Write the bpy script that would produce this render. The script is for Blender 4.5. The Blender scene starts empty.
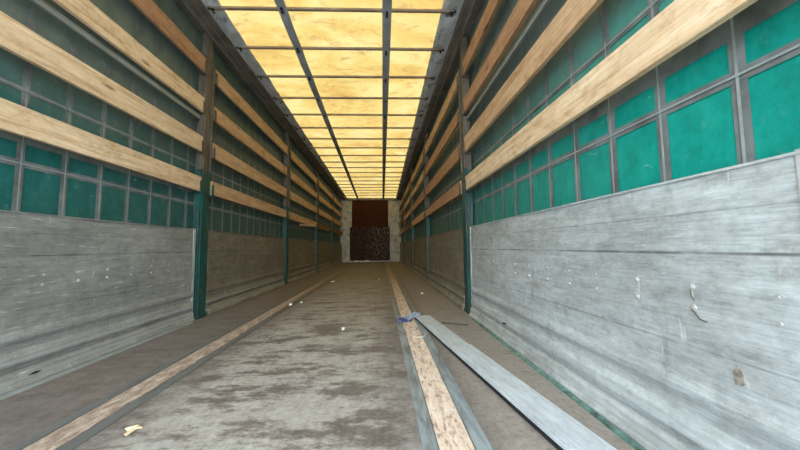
import bpy, bmesh, math, random
from mathutils import Vector, Matrix, noise as mnoise
random.seed(7)
sc = bpy.context.scene
COL = sc.collection
W = 2.48                      # inner width of the load space
# ------------------------------------------------------------------ camera
f_px, pitch, yaw, roll = 298.87, 0.0739, 0.0645, -0.0104
F = Vector((math.sin(yaw)*math.cos(pitch), math.cos(yaw)*math.cos(pitch), math.sin(pitch)))
R = Vector((math.cos(yaw), -math.sin(yaw), 0)); U = R.cross(F)
R2 = R*math.cos(roll) + U*math.sin(roll); U2 = -R*math.sin(roll) + U*math.cos(roll)
cam_data = bpy.data.cameras.new('camera')
cam_data.sensor_width = 36; cam_data.lens = f_px/800*36; cam_data.clip_start = 0.02; cam_data.clip_end = 200
cam = bpy.data.objects.new('camera', cam_data); COL.objects.link(cam)
m = Matrix((R2, U2, -F)).transposed().to_4x4(); m.translation = Vector((1.6572, 0, 0.6233))
cam.matrix_world = m
sc.camera = cam
# ------------------------------------------------------------------ world and sun
SKY, SKYC = 9.0, (0.81, 0.93, 1.0)
TRANS = 0.132                  # share of daylight the roof cloth lets through
SUN, SUNC = 7.5, (1.0, 0.95, 0.86)
EXPOSURE = 0.10
world = bpy.data.worlds.new('overcast_sky'); sc.world = world; world.use_nodes = True
wn = world.node_tree.nodes; wl = world.node_tree.links
bg = wn['Background']; bg.inputs['Strength'].default_value = SKY
tc = wn.new('ShaderNodeTexCoord'); sp = wn.new('ShaderNodeSeparateXYZ'); rp = wn.new('ShaderNodeValToRGB')
rp.color_ramp.elements[0].position = 0.45; rp.color_ramp.elements[0].color = (0.30, 0.31, 0.31, 1)
rp.color_ramp.elements[1].position = 0.52; rp.color_ramp.elements[1].color = (*SKYC, 1)
mr = wn.new('ShaderNodeMapRange'); mr.inputs[1].default_value = -1; mr.inputs[2].default_value = 1
wl.new(tc.outputs['Generated'], sp.inputs[0]); wl.new(sp.outputs['Z'], mr.inputs[0]); wl.new(mr.outputs[0], rp.inputs[0]); wl.new(rp.outputs[0], bg.inputs['Color'])
sd = bpy.data.lights.new('sun', 'SUN'); sd.energy = SUN; sd.color = SUNC; sd.angle = math.radians(3)
sun = bpy.data.objects.new('sun', sd); COL.objects.link(sun)
sun.rotation_euler = Vector((-0.25, -0.35, -1.0)).to_track_quat('-Z', 'Y').to_euler()
sun.location = (3, 6, 9)
sc.view_settings.view_transform = 'Standard'; sc.view_settings.look = 'None'
sc.view_settings.gamma = 1; sc.view_settings.use_curve_mapping = False
sc.view_settings.exposure = EXPOSURE
sc.cycles.max_bounces = 10; sc.cycles.diffuse_bounces = 6; sc.cycles.transmission_bounces = 6
sc.cycles.use_denoising = True; sc.cycles.denoising_input_passes = 'RGB_ALBEDO_NORMAL'; sc.cycles.denoising_prefilter = 'ACCURATE'
sc.cycles.sample_clamp_indirect = 6

# ------------------------------------------------------------------ material helpers
class NT:
    def __init__(s, name):
        s.m = bpy.data.materials.new(name); s.m.use_nodes = True
        s.n = s.m.node_tree.nodes; s.l = s.m.node_tree.links
        s.b = s.n['Principled BSDF']; s.out = s.n['Material Output']
        s.tc = s.n.new('ShaderNodeTexCoord')
    def coord(s, scale=(1, 1, 1), rnd=False, off=(0, 0, 0)):
        mp = s.n.new('ShaderNodeMapping'); mp.inputs['Scale'].default_value = scale; mp.inputs['Location'].default_value = off
        s.l.new(s.tc.outputs['Object'], mp.inputs['Vector'])
        if not rnd: return mp.outputs[0]
        oi = s.n.new('ShaderNodeObjectInfo'); mu = s.n.new('ShaderNodeMath'); mu.operation = 'MULTIPLY'; mu.inputs[1].default_value = 57.0
        s.l.new(oi.outputs['Random'], mu.inputs[0])
        va = s.n.new('ShaderNodeVectorMath'); va.operation = 'ADD'
        s.l.new(mp.outputs[0], va.inputs[0]); s.l.new(mu.outputs[0], va.inputs[1])
        return va.outputs[0]
    def noise(s, vec, scale=5, detail=6, rough=0.6, dist=0.0):
        t = s.n.new('ShaderNodeTexNoise'); t.inputs['Scale'].default_value = scale; t.inputs['Detail'].default_value = detail
        t.inputs['Roughness'].default_value = rough; t.inputs['Distortion'].default_value = dist
        s.l.new(vec, t.inputs['Vector']); return t.outputs['Fac']
    def voro(s, vec, scale=5, feat='F1'):
        t = s.n.new('ShaderNodeTexVoronoi'); t.feature = feat; t.inputs['Scale'].default_value = scale
        s.l.new(vec, t.inputs['Vector']); return t.outputs['Distance']
    def ramp(s, fac, stops):
        r = s.n.new('ShaderNodeValToRGB'); e = r.color_ramp.elements
        while len(e) < len(stops): e.new(0.5)
        for el, (p, c) in zip(e, stops):
            el.position = p
            el.color = (c, c, c, 1) if isinstance(c, (int, float)) else (*c, 1)
        s.l.new(fac, r.inputs[0]); return r.outputs[0]
    def mix(s, fac, a, b, mode='MIX'):
        r = s.n.new('ShaderNodeMix'); r.data_type = 'RGBA'; r.blend_type = mode
        for v, k in ((fac, 0), (a, 6), (b, 7)):
            if hasattr(v, 'links'): s.l.new(v, r.inputs[k])
            elif k == 0: r.inputs[0].default_value = v
            else: r.inputs[k].default_value = (*v, 1) if len(v) == 3 else v
        return r.outputs[2]
    def math(s, op, a, b=None):
        r = s.n.new('ShaderNodeMath'); r.operation = op
        for v, k in ((a, 0), (b, 1)):
            if v is None: continue
            if hasattr(v, 'links'): s.l.new(v, r.inputs[k])
            else: r.inputs[k].default_value = v
        return r.outputs[0]
    def sep(s, vec=None):
        r = s.n.new('ShaderNodeSeparateXYZ'); s.l.new(vec or s.tc.outputs['Object'], r.inputs[0]); return r.outputs
    def set(s, col=None, rough=None, metal=None, bump=None, bstr=0.3, bdist=0.01, spec=None):
        for v, k in ((col, 'Base Color'), (rough, 'Roughness'), (metal, 'Metallic'), (spec, 'Specular IOR Level')):
            if v is None: continue
            if hasattr(v, 'links'): s.l.new(v, s.b.inputs[k])
            else: s.b.inputs[k].default_value = (*v, 1) if isinstance(v, tuple) else v
        if bump is not None:
            bn = s.n.new('ShaderNodeBump'); bn.inputs['Strength'].default_value = bstr; bn.inputs['Distance'].default_value = bdist
            s.l.new(bump, bn.inputs['Height']); s.l.new(bn.outputs[0], s.b.inputs['Normal'])
        return s.m

def simple(name, col, rough=0.6, metal=0.0, var=0.25, scale=12):
    t = NT(name); n = t.noise(t.coord((1, 1, 1), True), scale, 5)
    dark = tuple(c*(1-var) for c in col); lite = tuple(min(1, c*(1+var)) for c in col)
    return t.set(t.ramp(n, [(0.3, dark), (0.7, lite)]), rough, metal, n, 0.15, 0.004)

def wood(name, a, b, c):
    t = NT(name)
    v = t.coord((14, 0.9, 14), True)
    n1 = t.noise(v, 2.2, 8, 0.65, 0.8)
    n2 = t.noise(t.coord((60, 2.2, 60), True), 2, 4, 0.6)
    base = t.ramp(n1, [(0.28, c), (0.5, a), (0.72, b)])
    base = t.mix(0.5, base, t.ramp(n2, [(0.3, 0.62), (0.6, 1.0)]), 'MULTIPLY')
    bl = t.noise(t.coord((6, 5, 9), True, (2, 7, 1)), 1.8, 10, 0.8)
    base = t.mix(0.8, base, t.ramp(bl, [(0.38, (0.72, 0.62, 0.52)), (0.50, (1.0, 0.97, 0.94)), (0.62, (1.08, 1.08, 1.08))]), 'MULTIPLY')
    k = t.voro(t.coord((5, 1.6, 7), True), 1.4)
    base = t.mix(t.ramp(k, [(0.05, 0.85), (0.13, 0.0)]), base, tuple(x*0.35 for x in c))
    st = t.noise(t.coord((3, 0.8, 3), True, (4, 4, 4)), 1.7, 3)
    base = t.mix(t.ramp(st, [(0.50, 0.0), (0.75, 0.5)]), base, tuple(x*0.8 for x in a))
    return t.set(base, 0.75, 0, n2, 0.25, 0.003, 0.25)

W_PALE = wood('pale_pine', (0.74, 0.56, 0.38), (0.84, 0.70, 0.53), (0.54, 0.35, 0.20))
W_TAN = wood('tan_pine', (0.58, 0.39, 0.24), (0.66, 0.48, 0.32), (0.40, 0.23, 0.12))
W_RED = wood('reddish_pine', (0.44, 0.26, 0.16), (0.52, 0.33, 0.21), (0.28, 0.14, 0.08))
W_DIM = wood('aged_brown_pine', (0.20, 0.12, 0.055), (0.26, 0.16, 0.08), (0.12, 0.06, 0.03))

def alu_mat(name, base, stain, warm):
    t = NT(name)
    big = t.noise(t.coord((1, 1.1, 2.0), True), 1.7, 10, 0.72)
    streak = t.noise(t.coord((1, 1.6, 16), True), 2.2, 10, 0.8)
    fine = t.noise(t.coord((1, 5, 70), True), 2.0, 5, 0.7)
    blot = t.noise(t.coord((1, 4, 5), True, (3, 1, 7)), 2.0, 10, 0.78)
    c = t.ramp(big, [(0.36, stain), (0.60, base)])
    c = t.mix(0.85, c, t.ramp(streak, [(0.36, 0.68), (0.50, 0.96), (0.64, 1.12)]), 'MULTIPLY')
    mot = t.noise(t.coord((1, 9, 11), True, (2, 2, 9)), 2.0, 10, 0.82)
    c = t.mix(0.6, c, t.ramp(mot, [(0.38, 0.66), (0.50, 0.99), (0.62, 1.12)]), 'MULTIPLY')
    c = t.mix(0.45, c, t.ramp(fine, [(0.34, 0.65), (0.55, 1.05)]), 'MULTIPLY')
    c = t.mix(t.ramp(blot, [(0.55, 0.0), (0.66, 0.6)]), c, warm)
    run = t.noise(t.coord((1, 7, 1.0), True, (4, 4, 1)), 1.8, 8, 0.7)           # dark runs down the sheet
    c = t.mix(t.ramp(run, [(0.60, 0.0), (0.70, 0.45)]), c, (0.16, 0.155, 0.15))
    hl = t.noise(t.coord((1, 5, 75), True, (9, 2, 5)), 1.6, 5, 0.6)            # rubbed scratches along the sheet
    c = t.mix(t.ramp(hl, [(0.63, 0.0), (0.70, 0.6)]), c, (0.78, 0.80, 0.82))
    hl2 = t.noise(t.coord((1, 34, 6), True, (1, 6, 2)), 1.2, 6, 0.6)
    c = t.mix(t.ramp(hl2, [(0.66, 0.0), (0.72, 0.5)]), c, (0.74, 0.76, 0.78))
    gap = t.noise(t.coord((1, 2, 1), True), 2.5, 3)
    z = t.sep()['Z']
    for zz, wd, amt in ((0.600, 0.0016, 0.8), (0.352, 0.0012, 0.45), (0.705, 0.0009, 0.45)):
        d = t.math('ABSOLUTE', t.math('SUBTRACT', z, zz))
        ln_ = t.ramp(t.math('DIVIDE', d, wd*4), [(0.2, amt), (0.9, 0.0)])
        c = t.mix(t.math('MULTIPLY', ln_, t.ramp(gap, [(0.38, 0.25), (0.55, 1.0)])), c, (0.06, 0.06, 0.06))
    # grime lines along the foot profile, with light on its crests painted in
    gz = t.math('ADD', z, t.math('MULTIPLY', t.math('SUBTRACT', streak, 0.5), 0.03))
    for zz, wd, amt, col in ((0.205, 0.030, 0.22, (0.15, 0.145, 0.135)), (0.086, 0.014, 0.35, (0.11, 0.105, 0.095)), (0.128, 0.014, 0.35, (0.66, 0.68, 0.68)), (0.045, 0.018, 0.35, (0.66, 0.67, 0.66))):
        d = t.math('ABSOLUTE', t.math('SUBTRACT', gz, zz))
        c = t.mix(t.ramp(t.math('DIVIDE', d, wd), [(0.25, amt), (1.0, 0.0)]), c, col)
    r = t.ramp(blot, [(0.3, 0.42), (0.7, 0.66)])
    bm_ = t.mix(0.5, streak, big)
    return t.set(c, r, 0.25, bm_, 0.5, 0.01)
ALU = alu_mat('weathered_aluminium', (0.56, 0.61, 0.64), (0.38, 0.40, 0.41), (0.25, 0.23, 0.205))
ALU_GREY = alu_mat('shaded_aluminium', (0.36, 0.365, 0.36), (0.25, 0.25, 0.245), (0.20, 0.18, 0.16))  # darker copy for the left panel, its weaker light put into the colour
ALU_FAR = alu_mat('dirty_yellow_lit_aluminium', (0.27, 0.24, 0.195), (0.18, 0.155, 0.12), (0.14, 0.11, 0.08))  # far panels: dirt, plus the yellow roof light put into the colour
ALU_EDGE = simple('aluminium_channel', (0.46, 0.47, 0.48), 0.55, 0.2, 0.2, 20)
ALU_DULL = simple('dull_aluminium_strip', (0.25, 0.285, 0.31), 0.45, 0.4, 0.2, 8)
STEEL_RAIL = simple('brown_grey_roof_rail', (0.165, 0.15, 0.135), 0.6, 0.2, 0.4, 5)
RAIL_LIP = simple('worn_rail_lip', (0.26, 0.24, 0.20), 0.5, 0.3, 0.3, 9)
BOW = simple('brown_grey_bow_tube', (0.30, 0.235, 0.20), 0.5, 0.2, 0.3, 9)
BELT = simple('grey_pull_belt', (0.36, 0.40, 0.46), 0.55, 0.0, 0.25, 6)
BLACK = simple('black_fitting', (0.02, 0.02, 0.022), 0.5, 0.2, 0.3, 9)
SEAM = simple('grey_webbing', (0.135, 0.15, 0.15), 0.65, 0, 0.5, 9)
SEAM_CORD = simple('pale_seam_cord', (0.26, 0.29, 0.29), 0.6, 0, 0.25, 14)
BOLT = simple('zinc_bolt', (0.40, 0.40, 0.39), 0.55, 0.3, 0.2, 30)
HOLE = simple('dark_gap', (0.012, 0.012, 0.012), 0.9)
GREENPAINT = simple('green_painted_edge', (0.10, 0.20, 0.175), 0.6, 0, 0.8, 22)
BLUE = simple('blue_buckle_paint', (0.05, 0.06, 0.15), 0.4, 0.2, 0.4, 30)
ZINC = simple('pale_zinc_buckle', (0.32, 0.36, 0.44), 0.35, 0.4, 0.2, 30)
WEB = simple('dirty_white_webbing', (0.55, 0.52, 0.46), 0.8, 0, 0.2, 40)
CHIP = simple('pale_wood_chip', (0.72, 0.56, 0.36), 0.8, 0, 0.2, 40)
PAPER = simple('white_scrap', (0.8, 0.8, 0.78), 0.8, 0, 0.1, 20)

def post_mat():
    t = NT('worn_teal_post_paint')
    n = t.noise(t.coord((8, 8, 2.2), True), 1.5, 7, 0.65, 0.6)
    n2 = t.noise(t.coord((20, 20, 5), True), 1.2, 5, 0.6, 0.4)
    c = t.ramp(n, [(0.42, (0.006, 0.09, 0.075)), (0.56, (0.012, 0.05, 0.046)), (0.68, (0.10, 0.115, 0.11))])
    c = t.mix(t.ramp(n2, [(0.60, 0.0), (0.68, 0.8)]), c, (0.10, 0.055, 0.035))
    return t.set(c, 0.45, 0.1, n2, 0.2, 0.004)
POST = post_mat()
def rust_mat():
    t = NT('rusty_brown_post_sleeve')
    n = t.noise(t.coord((10, 10, 2.5), True), 1.6, 8, 0.7, 0.6)
    c = t.ramp(n, [(0.3, (0.05, 0.035, 0.03)), (0.48, (0.11, 0.09, 0.072)), (0.62, (0.15, 0.14, 0.115)), (0.72, (0.05, 0.10, 0.09))])
    return t.set(c, 0.6, 0.2, n, 0.25, 0.004)
RUST = rust_mat()

def canvas_mat(name, tint):
    t = NT(name)
    z = t.sep()['Z']; yy = t.sep()['Y']
    n = t.noise(t.coord((1, 1.4, 1.4)), 1.2, 8, 0.65)
    n2 = t.noise(t.coord((1, 7, 5)), 1.5, 10, 0.75)
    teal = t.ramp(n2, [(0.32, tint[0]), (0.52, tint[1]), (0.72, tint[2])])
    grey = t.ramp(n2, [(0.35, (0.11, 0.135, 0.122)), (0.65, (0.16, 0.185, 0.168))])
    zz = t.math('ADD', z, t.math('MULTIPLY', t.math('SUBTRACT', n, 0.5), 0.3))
    f = t.ramp(t.math('DIVIDE', zz, 2.8), [(0.45, 0.0), (0.57, 0.95)])      # upper cloth goes grey-green, the haze over it put into the colour
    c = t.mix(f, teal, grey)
    depth_dim = t.ramp(t.math('DIVIDE', t.math('ADD', yy, t.math('MULTIPLY', n, 1.5)), 14.0), [(0.17, 0.0), (0.36, 0.85)])   # daylight fading with depth, painted into the cloth
    c = t.mix(depth_dim, c, t.ramp(n2, [(0.35, (0.035, 0.058, 0.042)), (0.65, (0.06, 0.085, 0.062))]))
    sc_ = t.noise(t.coord((1, 12, 8), off=(3, 3, 3)), 1.4, 10, 0.8)
    c = t.mix(t.ramp(sc_, [(0.58, 0.0), (0.70, 0.45)]), c, (0.24, 0.33, 0.31))
    sc2 = t.noise(t.coord((1, 5, 16), off=(1, 8, 3)), 1.3, 4, 0.6, 2.0)
    c = t.mix(t.ramp(sc2, [(0.69, 0.0), (0.72, 0.5)]), c, (0.45, 0.55, 0.53))
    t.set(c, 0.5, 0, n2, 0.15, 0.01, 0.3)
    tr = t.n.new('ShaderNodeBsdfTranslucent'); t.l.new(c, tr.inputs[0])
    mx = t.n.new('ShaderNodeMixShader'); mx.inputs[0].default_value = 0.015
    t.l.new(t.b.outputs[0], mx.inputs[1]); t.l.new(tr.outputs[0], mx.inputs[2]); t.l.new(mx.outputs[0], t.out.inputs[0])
    return t.m
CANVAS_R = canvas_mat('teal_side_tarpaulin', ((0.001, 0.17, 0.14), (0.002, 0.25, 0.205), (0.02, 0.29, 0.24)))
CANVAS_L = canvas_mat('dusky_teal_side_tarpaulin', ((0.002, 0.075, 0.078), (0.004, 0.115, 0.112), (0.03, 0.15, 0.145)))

def roof_mat():
    t = NT('translucent_yellow_roof_tarpaulin')
    n = t.noise(t.coord((1.1, 1.6, 1)), 1.5, 7, 0.62, 0.5)
    n2 = t.noise(t.coord((2.5, 5, 1), off=(5, 1, 0)), 1.8, 8, 0.7, 0.8)
    c = t.ramp(n, [(0.32, (0.80, 0.47, 0.14)), (0.47, (0.93, 0.635, 0.20)), (0.62, (1.0, 0.77, 0.32))])
    c = t.mix(t.ramp(n2, [(0.52, 0.0), (0.66, 0.7)]), c, (0.62, 0.31, 0.10))
    t.set((0.6, 0.5, 0.3), 0.6)
    t.l.new(c, t.b.inputs['Base Color'])
    tr = t.n.new('ShaderNodeBsdfTranslucent'); t.l.new(t.mix(1.0, c, (TRANS, TRANS, TRANS), 'MULTIPLY'), tr.inputs[0])
    mx = t.n.new('ShaderNodeMixShader'); mx.inputs[0].default_value = 0.78
    t.l.new(t.b.outputs[0], mx.inputs[1]); t.l.new(tr.outputs[0], mx.inputs[2]); t.l.new(mx.outputs[0], t.out.inputs[0])
    return t.m
ROOF = roof_mat()

def skirt_mat():
    t = NT('crumpled_grey_roof_hem')
    n = t.noise(t.coord((6, 4, 6)), 1.6, 6, 0.65, 0.6)
    c = t.ramp(n, [(0.34, (0.12, 0.14, 0.16)), (0.42, (0.50, 0.55, 0.60)), (0.7, (0.66, 0.72, 0.78))])
    return t.set(c, 0.5, 0, n, 0.8, 0.03)
SKIRT = skirt_mat()

def floor_mat():
    t = NT('worn_plywood_floor')
    s = t.sep(); x = s['X']
    n1 = t.noise(t.coord((1.6, 3.6, 1)), 1.7, 12, 0.74)
    n2 = t.noise(t.coord((9, 5.0, 1)), 1.8, 10, 0.78)
    n3 = t.noise(t.coord((3.0, 6, 1), off=(4, 2, 0)), 1.9, 12, 0.8)
    n4 = t.noise(t.coord((60, 60, 1)), 1, 2, 0.5)
    brown = t.ramp(n2, [(0.3, (0.10, 0.082, 0.075)), (0.7, (0.18, 0.155, 0.145))])
    grey = t.ramp(n2, [(0.3, (0.26, 0.24, 0.225)), (0.7, (0.44, 0.415, 0.39))])
    wear = t.ramp(n1, [(0.44, 0.0), (0.51, 1.0)])
    d = t.math('ABSOLUTE', t.math('SUBTRACT', x, 1.24))
    mid = t.ramp(t.math('ADD', d, t.math('MULTIPLY', t.math('SUBTRACT', n3, 0.5), 0.8)), [(0.30, 1.0), (0.60, 0.15)])
    c = t.mix(t.math('MULTIPLY', wear, mid), brown, grey)
    right = t.ramp(t.math('DIVIDE', x, 2.48), [(0.80, 0.0), (0.84, 0.8)])
    c = t.mix(t.math('MULTIPLY', right, t.ramp(n3, [(0.3, 0.3), (0.6, 1)])), c, (0.36, 0.32, 0.29))
    c = t.mix(t.ramp(n3, [(0.55, 0.0), (0.60, 0.75)]), c, (0.135, 0.105, 0.09))
    line = t.noise(t.coord((44, 0.7, 1), off=(2, 9, 0)), 1.2, 4, 0.6)
    c = t.mix(t.ramp(line, [(0.68, 0.0), (0.74, 0.5)]), c, (0.45, 0.42, 0.38))
    c = t.mix(t.ramp(n4, [(0.72, 0.0), (0.78, 0.6)]), c, (0.5, 0.46, 0.4))
    # deck colour goes browner and darker towards the front bulkhead
    gr = t.noise(t.coord((26, 22, 1), off=(7, 2, 0)), 1.8, 10, 0.8)
    c = t.mix(0.8, c, t.ramp(gr, [(0.40, 0.70), (0.52, 1.0), (0.62, 1.15)]), 'MULTIPLY')
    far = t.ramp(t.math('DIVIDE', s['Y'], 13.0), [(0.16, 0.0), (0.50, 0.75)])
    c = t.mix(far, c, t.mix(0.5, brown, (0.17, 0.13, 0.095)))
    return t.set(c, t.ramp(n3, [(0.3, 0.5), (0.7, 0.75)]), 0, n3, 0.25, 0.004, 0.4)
FLOOR = floor_mat()
def strip_mat():
    t = NT('bare_scuffed_wood_strip')
    n = t.noise(t.coord((20, 5, 1)), 1.6, 10, 0.78)
    n2 = t.noise(t.coord((30, 11, 1)), 1.3, 6, 0.7, 0.4)
    c = t.ramp(n, [(0.38, (0.24, 0.16, 0.125)), (0.45, (0.60, 0.46, 0.37)), (0.62, (0.76, 0.64, 0.55))])
    c = t.mix(t.ramp(n2, [(0.55, 0.0), (0.63, 0.75)]), c, (0.22, 0.13, 0.09))
    x = t.sep()['X']
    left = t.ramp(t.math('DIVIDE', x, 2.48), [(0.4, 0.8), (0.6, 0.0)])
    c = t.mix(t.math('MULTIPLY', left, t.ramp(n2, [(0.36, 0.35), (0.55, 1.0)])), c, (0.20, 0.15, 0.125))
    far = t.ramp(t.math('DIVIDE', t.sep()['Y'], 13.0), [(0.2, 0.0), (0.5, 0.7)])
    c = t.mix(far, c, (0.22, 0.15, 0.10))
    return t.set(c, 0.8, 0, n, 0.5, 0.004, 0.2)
STRIP = strip_mat()
def steel_strip():
    t = NT('worn_steel_floor_channel')
    n = t.noise(t.coord((12, 2.5, 1)), 1.6, 8, 0.7, 0.6)
    c = t.ramp(n, [(0.35, (0.15, 0.16, 0.165)), (0.55, (0.30, 0.35, 0.39)), (0.72, (0.40, 0.46, 0.50))])
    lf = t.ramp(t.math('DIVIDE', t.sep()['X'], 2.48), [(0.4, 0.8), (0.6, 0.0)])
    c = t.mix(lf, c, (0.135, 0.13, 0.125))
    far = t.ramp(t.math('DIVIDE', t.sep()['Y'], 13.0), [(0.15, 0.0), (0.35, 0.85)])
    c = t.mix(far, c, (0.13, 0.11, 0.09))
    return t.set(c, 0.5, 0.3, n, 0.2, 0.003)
CHANNEL = steel_strip()
def front_mat():
    t = NT('scuffed_grey_front_board')
    n = t.noise(t.coord((3, 1, 3)), 1.4, 8, 0.7, 0.7)
    c = t.ramp(n, [(0.35, (0.24, 0.24, 0.22)), (0.5, (0.50, 0.50, 0.47)), (0.7, (0.66, 0.66, 0.62))])
    return t.set(c, 0.7, 0, n, 0.3, 0.004)
FRONT = front_mat()
def brown_mat(name, a, b, spk):
    t = NT(name)
    n = t.noise(t.coord((5, 1, 9)), 1.6, 8, 0.7, 0.5)
    c = t.ramp(n, [(0.35, a), (0.65, b)])
    v = t.noise(t.coord((7, 1, 12)), 1.7, 7, 0.75, 0.4)
    xr = t.ramp(t.math('DIVIDE', t.sep()['X'], 2.48), [(0.35, 0.15), (0.6, 1.0)])
    c = t.mix(t.math('MULTIPLY', xr, t.ramp(v, [(0.53, 0.0), (0.60, spk)])), c, (0.48, 0.45, 0.42))
    return t.set(c, 0.75, 0, n, 0.4, 0.005, 0.1)
UPB = brown_mat('dark_red_brown_plywood', (0.04, 0.012, 0.008), (0.075, 0.022, 0.012), 0.05)
LOB = brown_mat('scraped_dark_kick_board', (0.025, 0.013, 0.012), (0.065, 0.042, 0.035), 0.6)

# ------------------------------------------------------------------ geometry helpers
def box(bm, x0, x1, y0, y1, z0, z1):
    vs = [bm.verts.new((x, y, z)) for x in (x0, x1) for y in (y0, y1) for z in (z0, z1)]
    for q in ((0, 1, 3, 2), (4, 6, 7, 5), (0, 4, 5, 1), (2, 3, 7, 6), (0, 2, 6, 4), (1, 5, 7, 3)):
        bm.faces.new([vs[i] for i in q])
def prism_y(bm, prof, y0, y1, seg=1):
    """closed profile of (x, z) swept along y"""
    rings = []
    for i in range(seg+1):
        y = y0 + (y1-y0)*i/seg
        rings.append([bm.verts.new((x, y, z)) for x, z in prof])
    n = len(prof)
    for a, b in zip(rings, rings[1:]):
        for i in range(n): bm.faces.new((a[i], a[(i+1) % n], b[(i+1) % n], b[i]))
    bm.faces.new(rings[0]); bm.faces.new(rings[-1][::-1])
def cyl(bm, p0, p1, r, seg=12, r2=None):
    p0, p1 = Vector(p0), Vector(p1); d = (p1-p0)
    q = d.to_track_quat('Z', 'Y')
    ra = []
    for p, rr in ((p0, r), (p1, r if r2 is None else r2)):
        ra.append([bm.verts.new(p + q @ Vector((rr*math.cos(2*math.pi*i/seg), rr*math.sin(2*math.pi*i/seg), 0))) for i in range(seg)])
    for i in range(seg): bm.faces.new((ra[0][i], ra[0][(i+1) % seg], ra[1][(i+1) % seg], ra[1][i]))
    bm.faces.new(ra[0][::-1]); bm.faces.new(ra[1])
def tube(bm, pts, r, seg=8):
    pts = [Vector(p) for p in pts]; rings = []
    for i, p in enumerate(pts):
        d = pts[min(i+1, len(pts)-1)] - pts[max(i-1, 0)]
        q = d.to_track_quat('Z', 'Y')
        rings.append([bm.verts.new(p + q @ Vector((r*math.cos(2*math.pi*k/seg), r*math.sin(2*math.pi*k/seg), 0))) for k in range(seg)])
    for a, b in zip(rings, rings[1:]):
        # match nearest start to avoid twists
        o = min(range(seg), key=lambda k: (b[k].co-a[0].co).length)
        for k in range(seg): bm.faces.new((a[k], a[(k+1) % seg], b[(k+1+o) % seg], b[(k+o) % seg]))
        rings[rings.index(b)] = b
    bm.faces.new(rings[0][::-1]); bm.faces.new(rings[-1])
def mesh(name, bm, mat, parent=None, bev=0.0, smooth=False, mats=None):
    bmesh.ops.recalc_face_normals(bm, faces=bm.faces)
    if bev: bmesh.ops.bevel(bm, geom=[e for e in bm.edges if e.is_manifold and e.calc_face_angle(0) > 0.5], offset=bev, segments=2, affect='EDGES', clamp_overlap=True)
    me = bpy.data.meshes.new(name); bm.to_mesh(me); bm.free()
    for mm in (mats or [mat]): me.materials.append(mm)
    if smooth:
        for p in me.polygons: p.use_smooth = True
    o = bpy.data.objects.new(name, me); COL.objects.link(o)
    if parent: o.parent = parent
    return o
def tag(o, label, cat, group=None):
    o['label'] = label; o['category'] = cat
    if group: o['group'] = group
    return o
def empty(name, loc, rz=0):
    o = bpy.data.objects.new(name, None); COL.objects.link(o); o.location = loc; o.rotation_euler = (0, 0, rz); o.empty_display_size = 0.1
    return o
def structure(o, label=None):
    o['kind'] = 'structure'
    if label: o['label'] = label
    return o
def copy_tree(o, parent=None):
    c = o.copy(); COL.objects.link(c); c.parent = parent
    for ch in list(o.children): copy_tree(ch, c)
    return c
BM = bmesh.new

S = 2.476
YF = 12.914
YR = -0.70
YL = [2.89 + S*(k-1) for k in range(0, 5)]       # left posts: centre y
YRt = [2.82 + S*(k-1) for k in range(0, 5)]      # right posts
HW = 0.08

# ------------------------------------------------------------------ structure: ground, floor, front wall, roof
bm = BM(); box(bm, -40, 42, -60, 60, -1.35, -1.25)
structure(mesh('ground', bm, simple('grey_yard_concrete', (0.32, 0.31, 0.29), 0.85, 0, 0.15, 1)), 'grey concrete yard under and behind the trailer')
bm = BM(); box(bm, -0.12, W+0.12, YR, YF, -0.12, 0.0)
structure(mesh('floor', bm, FLOOR), 'worn brown and grey plywood trailer deck')
def strip(name, x0, x1, zt, mat, label):
    bm = BM(); box(bm, x0, x1, YR, YF-0.01, -0.003, zt)
    return structure(mesh(name, bm, mat), label)
strip('trim_1', 0.530, 0.632, 0.0020, STRIP, 'bare wood wear strip along the left of the deck')
strip('trim_2', 0.640, 0.690, 0.0035, CHANNEL, 'steel channel just right of the left wood strip')
strip('trim_3', 0.480, 0.524, 0.0025, CHANNEL, 'steel channel just left of the left wood strip')
strip('trim_4', 1.835, 1.942, 0.0020, STRIP, 'bare wood wear strip along the right of the deck')
strip('trim_5', 1.783, 1.830, 0.0035, CHANNEL, 'steel channel just left of the right wood strip')
strip('trim_6', 1.946, 1.996, 0.0035, CHANNEL, 'steel channel just right of the right wood strip')

wf = structure(empty('wall_front', (0, 0, 0)), 'grey front bulkhead with dark central boards')
bm = BM(); box(bm, -0.12, W+0.12, YF, YF+0.06, -0.1, 2.85); mesh('front_board', bm, FRONT, wf)
bm = BM(); box(bm, 0.42, 1.98, YF-0.012, YF, 1.49, 2.73); mesh('upper_panel', bm, UPB, wf, 0.003)
bm = BM(); box(bm, 0.335, 2.05, YF-0.022, YF, 0.06, 1.50); mesh('kick_board', bm, LOB, wf, 0.003)
for x in (0.02, 2.41):
    bm = BM(); box(bm, x, x+0.05, YF-0.03, YF, 0.0, 2.70); mesh('corner_post', bm, FRONT, wf, 0.004)
bm = BM(); box(bm, 0.0, W, YF-0.06, YF, 2.66, 2.76); mesh('header_beam', bm, STEEL_RAIL, wf, 0.004)

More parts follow.
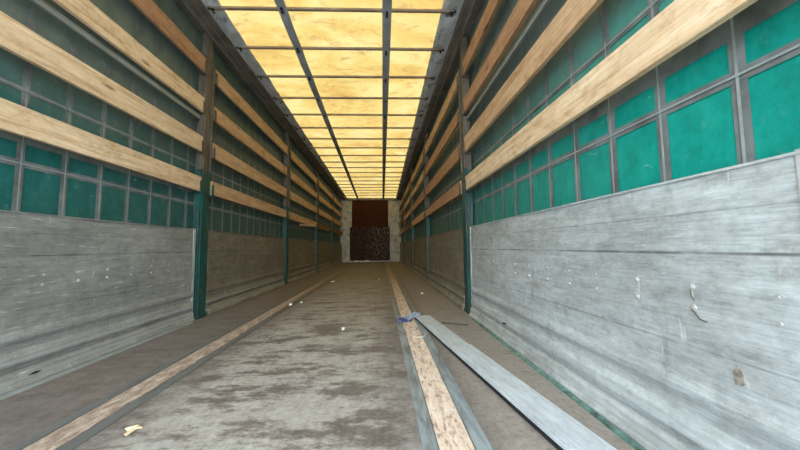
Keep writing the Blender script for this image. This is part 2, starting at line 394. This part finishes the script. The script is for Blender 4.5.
# roof rails
def rail(name, side):
    X = (lambda d: d) if side == 'left' else (lambda d: W-d)
    e = structure(empty(name, (0, 0, 0)), 'brown-grey roof rail above the %s side' % side)
    wdt = 0.145 if side == 'left' else 0.10
    prof = [(X(-0.10), 2.707), (X(0.0), 2.707), (X(0.012), 2.700), (X(0.022), 2.708), (X(0.05), 2.714), (X(wdt-0.02), 2.722), (X(wdt), 2.730), (X(wdt), 2.742), (X(-0.10), 2.742)]
    bm = BM(); prism_y(bm, prof, YR, YF-0.001); mesh('rail_beam', bm, STEEL_RAIL, e)
    bm = BM(); prism_y(bm, [(X(0.008), 2.685), (X(0.022), 2.685), (X(0.022), 2.709), (X(0.008), 2.709)], YR, YF-0.05); mesh('rail_lip', bm, RAIL_LIP, e)
    bm = BM(); prism_y(bm, [(X(0.075), 2.708), (X(0.085), 2.708), (X(0.085), 2.722), (X(0.075), 2.722)], YR, YF-0.05); mesh('rail_track', bm, RAIL_LIP, e)
rail('trim_7', 'left'); rail('trim_8', 'right')

# roof cloth with sag between bows
BY0, BS = 2.495, 0.526
bows = [BY0 + BS*k for k in range(-2, 19)]
ceil = structure(empty('ceiling', (0, 0, 0)), 'backlit yellow tarpaulin roof')
bm = BM(); nx, ny = 24, 108*2
rows = []
for j in range(ny+1):
    y = YR + (YF-YR)*j/ny
    ph = ((y-BY0)/BS) % 1.0
    row = []
    for i in range(nx+1):
        x = -0.05 + (W+0.10)*i/nx
        z = 2.745 + 0.012*math.sin(math.pi*ph) + 0.006*mnoise.noise(Vector((x*3, y*3, 0)))
        row.append(bm.verts.new((x, y, z)))
    rows.append(row)
for a, b in zip(rows, rows[1:]):
    for i in range(nx): bm.faces.new((a[i], a[i+1], b[i+1], b[i]))
mesh('roof_tarpaulin', bm, ROOF, ceil, smooth=True)
def edge_l(y): return 0.285 - 0.0055*(y-2.4)
def edge_r(y): return 2.21 + 0.010*(y-2.4)
for side in ('left', 'right'):
    bm = BM(); rows = []
    ny = 420
    for j in range(ny+1):
        y = YR + (YF-0.06-YR)*j/ny
        inner = edge_l(y) if side == 'left' else edge_r(y)
        outer = 0.13 if side == 'left' else W-0.085
        row = []
        for i in range(9):
            t = i/8
            x = inner + (outer-inner)*t
            cr = mnoise.noise(Vector((x*9, y*5.5, 3))) + 0.5*mnoise.noise(Vector((x*22, y*13, 1)))
            ph = abs(math.sin(math.pi*(y-BY0)/BS))
            z = 2.733 - 0.030*t*ph*(1-t)*4*0.6 + 0.022*cr*math.sin(math.pi*min(1, t+0.12))
            row.append(bm.verts.new((x + 0.004*cr, y, min(z, 2.742))))
        rows.append(row)
    for a, b in zip(rows, rows[1:]):
        for i in range(8): bm.faces.new((a[i], a[i+1], b[i+1], b[i]))
    o = mesh('roof_hem', bm, SKIRT, ceil, smooth=True)
    o['label'] = 'crumpled grey hem along the %s edge' % side

# longitudinal pull belts
def belt(xn, xf, label):
    e = empty('roof_belt', (xn, YR, 2.70))
    bm = BM(); rows = []; n = 160
    y1 = YF-0.08
    for j in range(n+1):
        y = YR+0.05 + (y1-YR-0.05)*j/n
        x = xn + (xf-xn)*(y-2.4)/9.6
        ph = ((y-BY0)/BS) % 1.0
        z = 2.700 - 0.012*math.sin(math.pi*ph)
        row = [bm.verts.new((x+dx-xn, y-YR, z+dz-2.70)) for dx, dz in ((-0.041, 0.004), (-0.034, -0.003), (0.0, 0.0), (0.034, -0.003), (0.041, 0.004), (0.0, 0.008))]
        rows.append(row)
    for a, b in zip(rows, rows[1:]):
        for i in range(6): bm.faces.new((a[i], a[(i+1) % 6], b[(i+1) % 6], b[i]))
    bm.faces.new(rows[0]); bm.faces.new(rows[-1][::-1])
    mesh('belt', bm, BELT, e)
    for y in bows:
        x = xn + (xf-xn)*(y-2.4)/9.6
        bm = BM(); box(bm, x-0.011-xn, x+0.011-xn, y-0.020-YR, y+0.045-YR, -0.025, -0.014)
        cyl(bm, (x-xn, y+0.01-YR, -0.045), (x-xn, y+0.01-YR, -0.02), 0.010, 8)
        mesh('buckle', bm, BLACK, e, 0.002)
    return tag(e, label, 'belt', 'lengthwise belts under the roof')
belt(0.815, 0.70, 'long grey belt under the yellow roof, left of the two')
belt(1.722, 1.775, 'long grey belt under the yellow roof, right of the two')

# bows
ordn = ['first', 'second', 'third', 'fourth', 'fifth', 'sixth', 'seventh', 'eighth', 'ninth', 'tenth', 'eleventh', 'twelfth', 'thirteenth', 'fourteenth', 'fifteenth', 'sixteenth', 'seventeenth', 'eighteenth', 'nineteenth']
bm = BM()
prism_y(bm, [(-1.065, -0.012), (-1.065, 0.012), (1.085, 0.012), (1.085, -0.012)], -0.014, 0.014)
bow0 = empty('roof_bow', (1.24, bows[0], 2.722))
mesh('crossbar', bm, BOW, bow0, 0.004)
bm = BM(); cyl(bm, (-1.075, 0, 0.0), (-1.02, 0, -0.004), 0.014, 10); cyl(bm, (-1.05, 0, 0.0), (-1.05, 0.05, -0.006), 0.009, 8); mesh('end_hook', bm, BLACK, bow0)
bm = BM(); cyl(bm, (1.10, 0, 0.0), (1.04, 0, -0.004), 0.014, 10); cyl(bm, (1.07, 0, 0.0), (1.07, 0.05, -0.006), 0.009, 8); mesh('end_hook', bm, BLACK, bow0)
for i, y in enumerate(bows):
    b = bow0 if i == 0 else copy_tree(bow0)
    b.location = (1.24, y + 0.03 + random.uniform(-0.008, 0.008), 2.722); b.rotation_euler = (0, 0, -0.032 + random.uniform(-0.005, 0.005))
    if i < 2:
        lab = 'brown metal roof crossbar above the frame, %s the camera' % ('just behind' if i == 0 else 'just in front of')
        if i == 0: lab = 'brown metal roof crossbar nearest the open rear end'
        if i == 1: lab = 'brown metal roof crossbar second from the open rear end'
    else:
        k = i-2
        if k < 9: lab = 'brown metal roof crossbar, %s one visible from the top of the picture' % ordn[k]
        else: lab = 'brown metal roof crossbar, %s from the front bulkhead' % ordn[len(bows)-1-i]
    tag(b, lab, 'crossbar', 'transverse bars under the yellow roof')

# ------------------------------------------------------------------ side curtains
def curtain(side):
    d = -0.068
    X = (lambda v: v) if side == 'left' else (lambda v: W-v)
    e = empty('side_curtain', (X(d), YR, 0.0))
    ox = X(d)
    def wob(y, z):
        return 0.010*mnoise.noise(Vector((y*0.9, z*0.7, 5 if side == 'left' else 9))) + 0.004*mnoise.noise(Vector((y*3.2, z*0.9, 2))) + 0.003*math.sin(y*2*math.pi/0.203)*max(0, z-1.3)
    def pt(y, z, off=0): return (X(d + off + wob(y, z)) - ox, y-YR, z)
    bm = BM(); ny, nz = 560, 24; rows = []
    for j in range(ny+1):
        y = YR + (YF-YR)*j/ny
        rows.append([bm.verts.new(pt(y, -0.05 + 2.78*k/nz)) for k in range(nz+1)])
    for a, b in zip(rows, rows[1:]):
        for k in range(nz): bm.faces.new((a[k], a[k+1], b[k+1], b[k]))
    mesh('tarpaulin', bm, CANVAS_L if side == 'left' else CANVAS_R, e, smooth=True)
    vy = []; y = (0.658 if side == 'right' else 0.70) - 0.203*6
    while y < YF: vy.append(y); y += 0.2035
    vy = [v for v in vy if v > YR+0.03]
    hz = [(1.042, 0.017), (1.182, 0.042), (1.402, 0.013)]
    def ribbon(bm, pts_fn, n, hw, off, vertical):
        prev = None
        for i in range(n+1):
            t = i/n; a = pts_fn(t, -hw, off); b = pts_fn(t, hw, off)
            cur = (bm.verts.new(a), bm.verts.new(b))
            if prev: bm.faces.new((prev[0], prev[1], cur[1], cur[0]))
            prev = cur
    bm = BM()
    for v in vy:
        ribbon(bm, lambda t, w, o: pt(v+w, 1.77 + 0.86*t, o), 20, 0.004, 0.003, True)
        ribbon(bm, lambda t, w, o: pt(v+w, 0.02 + 1.75*t, o), 20, 0.018, 0.0035, True)
    for z, hw in hz:
        ribbon(bm, lambda t, w, o: pt(YR + (YF-YR)*t, z+w, o), 560, hw, 0.0045, False)
    mesh('seam_webbing', bm, SEAM, e)
    bm = BM()
    for v in vy:
        ribbon(bm, lambda t, w, o: pt(v+w, 0.02 + 1.40*t, o), 20, 0.0035, 0.008, True)
    for z in (1.042, 1.402):
        ribbon(bm, lambda t, w, o: pt(YR + (YF-YR)*t, z+w, o), 560, 0.003, 0.009, False)
    mesh('seam_cord', bm, SEAM_CORD, e)
    tag(e, 'green tarpaulin side curtain with grey seam grid behind the %s slats' % side, 'curtain', 'side curtains')
curtain('left'); curtain('right')

# ------------------------------------------------------------------ posts
def make_post():
    e = empty('side_post', (0, 0, 0))
    # local: +x points into the load space, y along the trailer
    bm = BM(); box(bm, -0.045, 0.008, -HW+0.004, HW-0.004, 0.0, 1.36); box(bm, 0.008, 0.020, -HW+0.02, HW-0.02, 0.02, 1.36)
    mesh('column', bm, POST, e, 0.004)
    bm = BM(); box(bm, -0.044, 0.012, -HW+0.006, HW-0.006, 1.36, 2.42)
    for s in (-1, 1): box(bm, 0.012, 0.026, s*(HW-0.022)-0.010, s*(HW-0.022)+0.010, 1.36, 2.42)
    mesh('upper_sleeve', bm, RUST, e, 0.003)
    bm = BM(); box(bm, -0.042, 0.012, -0.045, 0.045, 2.42, 2.705); mesh('neck', bm, RUST, e, 0.004)
    for z in (1.215, 1.587, 1.96, 2.342):
        for s in (-1, 1):
            bm = BM()
            prism_y(bm, [(-0.016, z-0.083), (0.033, z-0.083), (0.033, z+0.03), (0.0275, z+0.03), (0.0275, z-0.0765), (-0.016, z-0.0765)], s*(HW+0.012)-0.018, s*(HW+0.012)+0.018)
            mesh('slat_pocket', bm, POST if z < 1.3 else RUST, e)
    bm = BM(); cyl(bm, (0.019, 0, 0.46), (0.030, 0, 0.46), 0.012, 12); box(bm, 0.019, 0.027, -0.009, 0.009, 0.41, 0.46)
    mesh('latch', bm, BLACK, e, 0.002)
    bm = BM(); box(bm, -0.045, 0.024, -HW+0.002, HW-0.002, 0.0, 0.03); mesh('foot', bm, POST, e, 0.004)
    return e
p0 = make_post(); used = False
near = ['post at the camera, beside the open rear end', 'post nearest the camera with rusty brown upper half', 'second post from the camera', 'third post from the camera', 'post nearest the front bulkhead']
for side, ys in (('left', YL), ('right', YRt)):
    for k, y in enumerate(ys):
        p = p0 if not used else copy_tree(p0); used = True
        if side == 'left': p.location = (0.0, y, 0); p.rotation_euler = (0, 0, 0)
        else: p.location = (W, y, 0); p.rotation_euler = (0, 0, math.pi)
        lab = 'green steel post on the %s side, ' % side + ['beside the open rear end', 'nearest in view, with rusty upper half', 'second in view from the camera', 'third in view from the camera', 'nearest the front bulkhead'][k]
        tag(p, lab, 'post', 'steel posts between the wall bays')

# ------------------------------------------------------------------ aluminium drop panels
PROF = [(0.0, 0.800), (0.0, 0.262), (0.008, 0.238), (0.008, 0.222), (-0.001, 0.200), (-0.001, 0.170), (0.012, 0.142), (0.012, 0.112), (0.005, 0.096), (0.005, 0.082), (0.018, 0.064), (0.020, 0.030), (0.032, 0.014), (0.032, 0.001), (-0.028, 0.001), (-0.028, 0.800)]
def make_panel(L, near, mat):
    e = empty('aluminium_side_panel', (0, 0, 0))
    bm = BM()
    n = max(2, int(L/0.05)) if near else 8
    rings = []
    prof = []
    for a, b in zip(PROF, PROF[1:]+PROF[:1]):     # subdivide the tall face for soft dents
        prof.append(a)
        if a == PROF[0]:
            for i in range(1, 14): prof.append((0.0, 0.8 + (0.262-0.8)*i/14))
    for i in range(n+1):
        y = -L/2 + L*i/n
        ring = []
        for x, z in prof:
            dx = 0
            if x > -0.02 and near: dx = 0.005*mnoise.noise(Vector((y*2.3, z*3, 8))) + 0.002*mnoise.noise(Vector((y*8, z*9, 1)))
            ring.append(bm.verts.new((x+dx, y, z)))
        rings.append(ring)
    k = len(prof)
    for a, b in zip(rings, rings[1:]):
        for i in range(k): bm.faces.new((a[i], a[(i+1) % k], b[(i+1) % k], b[i]))
    bm.faces.new(rings[0]); bm.faces.new(rings[-1][::-1])
    mesh('panel_face', bm, mat, e)
    bm = BM(); box(bm, -0.030, 0.005, -L/2, L/2, 0.797, 0.804); mesh('top_edge', bm, mat, e, 0.001)
    for s in (-1, 1):
        bm = BM(); box(bm, -0.032, 0.004, s*(L/2)-0.016, s*(L/2)+0.016, 0.0, 0.808)
        mesh('end_channel', bm, ALU_EDGE if mat is not ALU_FAR else ALU_FAR, e, 0.0015)
    return e
def bolts_on(e, ys, zs, sgn=1):
    for y in ys:
        for z in zs:
            bm = BM()
            cyl(bm, (-0.003, y, z), (0.003, y, z), 0.0085, 14, 0.007); cyl(bm, (0.003, y, z), (0.0055, y, z), 0.0042, 8, 0.0035)
            mesh('bolt', bm, BOLT, e, smooth=False)
PGRP = 'aluminium panels along the load floor'
bayname = ['nearest the camera', 'second from camera', 'third from camera', 'fourth from camera', 'nearest the bulkhead']
def bays(ys):
    out = []
    for k in range(5):
        a = ys[k]+HW+0.02; b = (ys[k+1]-HW-0.02) if k < 4 else YF-0.05
        out.append((a, b))
    return out
for side, ys in (('left', YL), ('right', YRt)):
    X0 = 0.0 if side == 'left' else W
    rz = 0 if side == 'left' else math.pi
    base = None
    for k, (a, b) in enumerate(bays(ys)):
        a2, b2 = a, b
        if side == 'right' and k == 0: a2 = 0.497
        L = b2-a2-0.034
        if k in (0, 1, 4): e = make_panel(L, k < 2, (ALU if side == 'right' else ALU_GREY) if k == 0 else ALU_FAR); base = e
        else: e = copy_tree(base)
        e.location = (X0, (a2+b2)/2, 0); e.rotation_euler = (0, 0, rz)
        lab = 'scratched grey aluminium wall panel low on the %s side, %s' % (side, ['with bolt pairs, nearest the camera' if side == 'right' else 'nearest the camera', 'second from the camera', 'third from the camera', 'fourth from the camera', 'against the front bulkhead'][k])
        tag(e, lab, 'wall panel', PGRP)
        if k == 0:
            yc = (a2+b2)/2; s = 1 if side == 'left' else -1
            if side == 'right': bolts_on(e, [s*(yy-yc) for yy in (0.577, 0.751, 0.925, 1.107, 1.275, 1.450, 1.63, 1.80, 1.98, 2.15)], (0.511, 0.457))
            else: bolts_on(e, [s*(yy-yc) for yy in [0.55 + 0.174*i for i in range(12)]], (0.505, 0.458))
            # torn slit with a bent lip
            ty, tz = (1.955, 0.118) if side == 'right' else (1.568, 0.050)
            y0 = s*(ty-yc)
            bm = BM()
            vs = [bm.verts.new((0.0225, y0-0.028, tz-0.001)), bm.verts.new((0.0260, y0, tz-0.005)), bm.verts.new((0.0250, y0+0.028, tz)), bm.verts.new((0.0260, y0+0.005, tz+0.005))]
            vb = [bm.verts.new((v.co.x-0.012, v.co.y, v.co.z)) for v in vs]
            bm.faces.new(vs); bm.faces.new(vb[::-1])
            for i in range(4): bm.faces.new((vs[i], vs[(i+1) % 4], vb[(i+1) % 4], vb[i]))
            o = mesh('torn_slit', bm, HOLE, e); o['label'] = 'dark torn slit near the floor'
        if k == 0 and side == 'right':
            bm = BM(); yc = (a2+b2)/2
            pts = [(0.002, -(0.757-yc), 0.452), (0.004, -(0.745-yc), 0.443), (0.0035, -(0.738-yc), 0.432), (0.004, -(0.728-yc), 0.428), (0.002, -(0.720-yc), 0.427)]
            tube(bm, pts, 0.0018, 6)
            tube(bm, [(0.002, -(0.755-yc), 0.503), (0.004, -(0.752-yc), 0.488), (0.002, -(0.746-yc), 0.476)], 0.0014, 6)
            o = mesh('scratch_burr', bm, simple('brown_scrape', (0.10, 0.085, 0.07), 0.8), e); o['label'] = 'brown gouge beside the bolts'
            bm = BM(); rr = random.Random(4)
            vs = [bm.verts.new((0.0042, -(0.660-yc) + 0.013*math.cos(a)*rr.uniform(0.6, 1.2), 0.318 + 0.022*math.sin(a)*rr.uniform(0.6, 1.2))) for a in [i*math.pi/6 for i in range(12)]]
            vb = [bm.verts.new(v.co + Vector((-0.006, 0, 0))) for v in vs]
            bm.faces.new(vs); bm.faces.new(vb[::-1])
            for i in range(12): bm.faces.new((vs[i], vs[(i+1) % 12], vb[(i+1) % 12], vb[i]))
            o = mesh('rubbed_patch', bm, simple('brown_rubbed_patch', (0.22, 0.19, 0.165), 0.8, 0, 0.6, 60), e); o['label'] = 'brown rubbed patch low on the sheet'
# green painted sill edge below the nearest right panel
bm = BM(); prism_y(bm, [(W-0.052, 0.0), (W-0.035, 0.0), (W-0.035, 0.010), (W-0.048, 0.008)], 0.46, 2.56)
structure(mesh('trim_9', bm, GREENPAINT), 'green painted sill edge at the foot of the right wall')
bm = BM(); prism_y(bm, [(0.038, 0.0), (0.062, 0.0), (0.052, 0.008), (0.038, 0.012)], 0.46, 2.70)
structure(mesh('trim_10', bm, ALU_DULL), 'grey sill edge at the foot of the left wall')

# ------------------------------------------------------------------ wooden side slats
ROWS = [(1.1485, 1.281, 'lowest'), (1.514, 1.660, 'second-lowest'), (1.890, 2.029, 'second-highest'), (2.271, 2.413, 'topmost')]
def slat_mesh(L, z0, z1, seed):
    bm = BM(); n = 24; rings = []
    rr = random.Random(seed)
    bow_ = rr.uniform(-0.004, 0.004)
    for i in range(n+1):
        t = i/n; y = -L/2 + L*t; dz = bow_*math.sin(math.pi*t) + 0.0015*mnoise.noise(Vector((y*2, seed, 0)))
        rings.append([bm.verts.new((x, y, z+dz)) for x, z in ((0.002, -(z1-z0)/2), (0.026, -(z1-z0)/2), (0.026, (z1-z0)/2), (0.002, (z1-z0)/2))])
    for a, b in zip(rings, rings[1:]):
        for i in range(4): bm.faces.new((a[i], a[(i+1) % 4], b[(i+1) % 4], b[i]))
    bm.faces.new(rings[0]); bm.faces.new(rings[-1][::-1])
    return bm
MATS = {'left': [[W_PALE, W_TAN, W_TAN, W_TAN, W_DIM], [W_PALE, W_TAN, W_TAN, W_TAN, W_TAN], [W_PALE, W_TAN, W_TAN, W_TAN, W_TAN], [W_RED, W_TAN, W_TAN, W_TAN, W_TAN]],
        'right': [[W_PALE, W_RED, W_TAN, W_DIM, W_TAN], [W_TAN, W_RED, W_RED, W_TAN, W_DIM], [W_RED, W_RED, W_TAN, W_TAN, W_RED], [W_RED, W_TAN, W_TAN, W_RED, W_RED]]}
MATS['left'][0][3] = W_DIM
cname = {W_PALE: 'pale', W_TAN: 'tan', W_RED: 'reddish-brown', W_DIM: 'dark brown'}
seed = 1
for side, ys in (('left', YL), ('right', YRt)):
    for k, (a, b) in enumerate(bays(ys)):
        for r, (z0, z1, rn) in enumerate(ROWS):
            seed += 1
            a2, b2 = a-0.012, b+0.012
            if k == 4: b2 = YF-0.032
            if k == 3 and side == 'left' and False: pass
            mat = MATS[side][r][k]; L = b2-a2
            broken = (side == 'left' and k == 2 and r == 0)
            X0 = 0.0 if side == 'left' else W
            if broken:
                e = empty('wooden_side_slat', (X0, (a2+b2)/2, (z0+z1)/2))
                bm = slat_mesh(L, z0, z1, seed); mesh('slat_board', bm, mat, e, 0.0015)
                bm = BM(); y0 = 7.50-(a2+b2)/2; y1 = 5.85-(a2+b2)/2
                pr = [(0.026, y0, -0.064), (0.036, y0, -0.064), (0.036, y0, -0.01), (0.026, y0, -0.01)]
                q = [(0.10, y1, -0.165), (0.115, y1, -0.165), (0.115, y1, -0.130), (0.10, y1, -0.130)]
                va = [bm.verts.new(p) for p in pr]; vb = [bm.verts.new(p) for p in q]
                for i in range(4): bm.faces.new((va[i], va[(i+1) % 4], vb[(i+1) % 4], vb[i]))
                bm.faces.new(va); bm.faces.new(vb[::-1])
                o = mesh('splinter', bm, W_PALE, e, 0.001); o['label'] = 'pale splinter split away from the board'
                e['label'] = 'split pine slat with splintered lower edge, lowest row on the left wall'
                e['category'] = 'wooden slat'; e['group'] = 'wooden slats along the side walls'
                continue
            o = mesh('wooden_side_slat', slat_mesh(L, z0, z1, seed), mat, None, 0.0015)
            o.location = (X0, (a2+b2)/2, (z0+z1)/2); o.rotation_euler = (0, 0, 0 if side == 'left' else math.pi)
            tag(o, '%s pine slat, %s row of %s wall, %s' % (cname[mat], rn, side, bayname[k]), 'wooden slat', 'wooden slats along the side walls')
# dull aluminium slats tucked under the second-highest boards of the first bay
for side, ys in (('left', YL), ('right', YRt)):
    a, b = bays(ys)[0]; L = b-a+0.02
    bm = BM(); box(bm, -0.018, -0.004, -L/2, L/2, 1.822, 1.858); box(bm, -0.004, 0.000, -L/2, L/2, 1.822, 1.828); box(bm, -0.004, 0.0, -L/2, L/2, 1.852, 1.858)
    o = mesh('metal_side_strip', bm, ALU_DULL, None, 0.001)
    o.location = (0.0 if side == 'left' else W, (a+b)/2, 0); o.rotation_euler = (0, 0, 0 if side == 'left' else math.pi)
    tag(o, 'thin grey metal strip just below the second-highest slat of the %s wall' % side, 'metal strip', 'grey metal strips on the side walls')

# ------------------------------------------------------------------ loose things on the deck
def floor_slat(name, pa, pb, w, z0, z1, label, mat):
    pa, pb = Vector(pa), Vector(pb); L = (pb-pa).length; ang = math.atan2(pb.y-pa.y, pb.x-pa.x) - math.pi/2
    e = empty(name, (pa.x, pa.y, 0), ang)
    h = z1-z0
    prof = [(-w/2+0.012, 0), (-w/2+0.012, h*0.62), (-w/2, h*0.68), (-w/2, h-0.002), (-w/2+0.002, h), (-w/2+0.014, h), (-w/2+0.017, h-0.003), (-w/2+0.020, h),
            (w/2-0.020, h), (w/2-0.017, h-0.003), (w/2-0.014, h), (w/2-0.002, h), (w/2, h-0.002), (w/2, 0)]
    bm = BM(); prism_y(bm, [(x, z+z0) for x, z in prof], 0, L, 6)
    mesh('hollow_profile', bm, mat, e)
    bm = BM(); box(bm, -w/2+0.010, -w/2+0.0125, 0.002, L-0.002, z0, z0+h*0.6); mesh('groove_shade', bm, HOLE, e)  # dark strip painting the shadow gap over the profile's dark grey side
    for y in (0.0, L):
        bm = BM(); s = -1 if y == 0 else 1
        box(bm, -w/2+0.004, w/2-0.004, y-0.0005, y+s*0.002, z0+0.004, z1-0.004)
        mesh('open_end', bm, HOLE, e)
    e['label'] = label; e['category'] = 'metal plank'; e['group'] = 'aluminium slats on the deck'
    return e
def slat_alu():
    t = NT('brushed_slat_aluminium')
    n = t.noise(t.coord((60, 2, 10)), 1.5, 5, 0.6); n2 = t.noise(t.coord((14, 5, 5)), 1.6, 10, 0.78)
    c = t.ramp(n2, [(0.38, (0.50, 0.54, 0.60)), (0.58, (0.70, 0.76, 0.83))])
    c = t.mix(0.35, c, t.ramp(n, [(0.35, 0.65), (0.6, 1.0)]), 'MULTIPLY')
    return t.set(c, 0.45, 0.35, n, 0.1, 0.002)
SLAT_A = slat_alu()
floor_slat('metal_plank', (2.325, 0.42), (2.124, 1.800), 0.136, 0.001, 0.040, 'long pale aluminium slat on the deck by the right wall, nearest the camera', SLAT_A)
floor_slat('metal_plank', (2.122, 1.806), (2.012, 2.60), 0.132, 0.001, 0.036, 'shorter aluminium slat on the deck ending at the blue buckle', SLAT_A)

rb = empty('ratchet_buckle', (1.885, 2.55, 0.003), math.radians(24)); rb.scale = (0.85, 0.85, 0.85)
bm = BM()
for s in (-1, 1): box(bm, -0.12, 0.02, s*0.03-0.003, s*0.03+0.003, 0.004, 0.034)
mesh('frame', bm, BLUE, rb, 0.002)
bm = BM(); cyl(bm, (-0.02, -0.045, 0.03), (-0.02, 0.045, 0.03), 0.012, 14); cyl(bm, (-0.11, -0.034, 0.02), (-0.11, 0.034, 0.02), 0.007, 12)
mesh('axle', bm, ZINC, rb)
bm = BM()
for s in (-1, 1):
    vs = [bm.verts.new(v) for v in ((-0.03, s*0.040-0.003, 0.02), (0.11, s*0.034-0.003, 0.055), (0.11, s*0.034-0.003, 0.075), (-0.03, s*0.040-0.003, 0.045))]
    vb = [bm.verts.new(v.co + Vector((0, 0.006, 0))) for v in vs]
    bm.faces.new(vs); bm.faces.new(vb[::-1])
    for i in range(4): bm.faces.new((vs[i], vs[(i+1) % 4], vb[(i+1) % 4], vb[i]))
cyl(bm, (0.105, -0.04, 0.064), (0.105, 0.04, 0.064), 0.011, 12)
mesh('handle', bm, ZINC, rb)
bm = BM()
rows = []
for i in range(12):
    t = i/11; x = 0.02 + 0.17*t; z = 0.030 + 0.012*math.sin(t*5) + 0.012*t
    rows.append([bm.verts.new((x, w, z+h)) for w, h in ((0.06+0.01*t-0.025, 0), (0.06+0.01*t+0.025, 0), (0.06+0.01*t+0.025, 0.004), (0.06+0.01*t-0.025, 0.004))])
for a, b in zip(rows, rows[1:]):
    for i in range(4): bm.faces.new((a[i], a[(i+1) % 4], b[(i+1) % 4], b[i]))
bm.faces.new(rows[0]); bm.faces.new(rows[-1][::-1])
o = mesh('strap', bm, BLUE, rb); o['label'] = 'blue webbing strap'
tag(rb, 'blue and silver ratchet buckle on the deck at the far end of the aluminium slats', 'ratchet buckle')
bm = BM()
pts = []
for i in range(26):
    t = i/25; ang = 5.3*t + 1.2
    pts.append((1.905 + (0.058+0.01*math.sin(9*t))*math.cos(ang), 2.17 + 0.085*math.sin(ang), 0.006))
pts = [(1.825, 2.38, 0.012), (1.828, 2.32, 0.007), (1.836, 2.24, 0.006)] + pts[6:]
tube(bm, pts, 0.003, 8)
tag(mesh('cord', bm, WEB, smooth=True), 'thin off-white cord looped on the wood strip below the blue buckle', 'cord')
bm = BM(); tube(bm, [(2.150, 2.46, 0.006), (2.215, 2.42, 0.008), (2.34, 2.37, 0.007)], 0.0055, 8)
tag(mesh('thin_rod', bm, simple('dark_rod', (0.05, 0.04, 0.035), 0.6)), 'thin dark rod on the deck right of the aluminium slat', 'rod')

def scrap(name, pts, z, th, mat, label, cat, group=None):
    bm = BM()
    vs = [bm.verts.new((x, y, z + (0.006 if i % 2 else 0.0))) for i, (x, y) in enumerate(pts)]
    vt = [bm.verts.new(v.co + Vector((0, 0, th))) for v in vs]
    n = len(vs); bm.faces.new(vs[::-1]); bm.faces.new(vt)
    for i in range(n): bm.faces.new((vs[i], vs[(i+1) % n], vt[(i+1) % n], vt[i]))
    return tag(mesh(name, bm, mat), label, cat, group)
scrap('wood_chip', [(0.776, 1.150), (0.802, 1.156), (0.822, 1.150), (0.812, 1.136), (0.804, 1.106), (0.796, 1.106), (0.790, 1.130), (0.774, 1.138)], 0.001, 0.004, CHIP, 'pale chip of wood on the deck at the bottom left', 'wood chip')
def bit(x, y, s, label):
    r = random.Random(x*100)
    return scrap('paper_scrap', [(x+s*math.cos(a)*r.uniform(0.6, 1.1), y+1.6*s*math.sin(a)*r.uniform(0.6, 1.1)) for a in [i*math.pi/3 for i in range(6)]], 0.001, 0.012, PAPER, label, 'scrap', 'pale scraps on the deck')
bit(2.198, 4.0, 0.022, 'small white scrap on the deck right of the right wood strip')
bit(0.665, 3.40, 0.020, 'white scrap on the deck near the left wood strip, left of a pair')
bit(0.755, 3.52, 0.018, 'white scrap on the deck near the left wood strip, right of a pair')
bit(0.775, 5.6, 0.05, 'pale scrap lying far down the deck beside the left wood strip')
bit(1.37, 2.35, 0.014, 'tiny white speck on the middle of the deck')
bit(1.62, 5.8, 0.02, 'tiny pale speck far down the middle of the deck')
r = random.Random(3)
for i, (x, l) in enumerate(((0.42, 'left corner'), (0.62, 'left half'), (0.86, 'centre left'), (1.06, 'middle'))):
    scrap('torn_sheet', [(x-0.09, YF-0.10), (x+0.08, YF-0.13), (x+0.11, YF-0.04), (x-0.08, YF-0.035)], 0.004, 0.05+0.02*(i % 2), PAPER, 'white torn sheet at the foot of the front bulkhead, %s' % l, 'torn sheet', 'white torn sheets at the bulkhead')
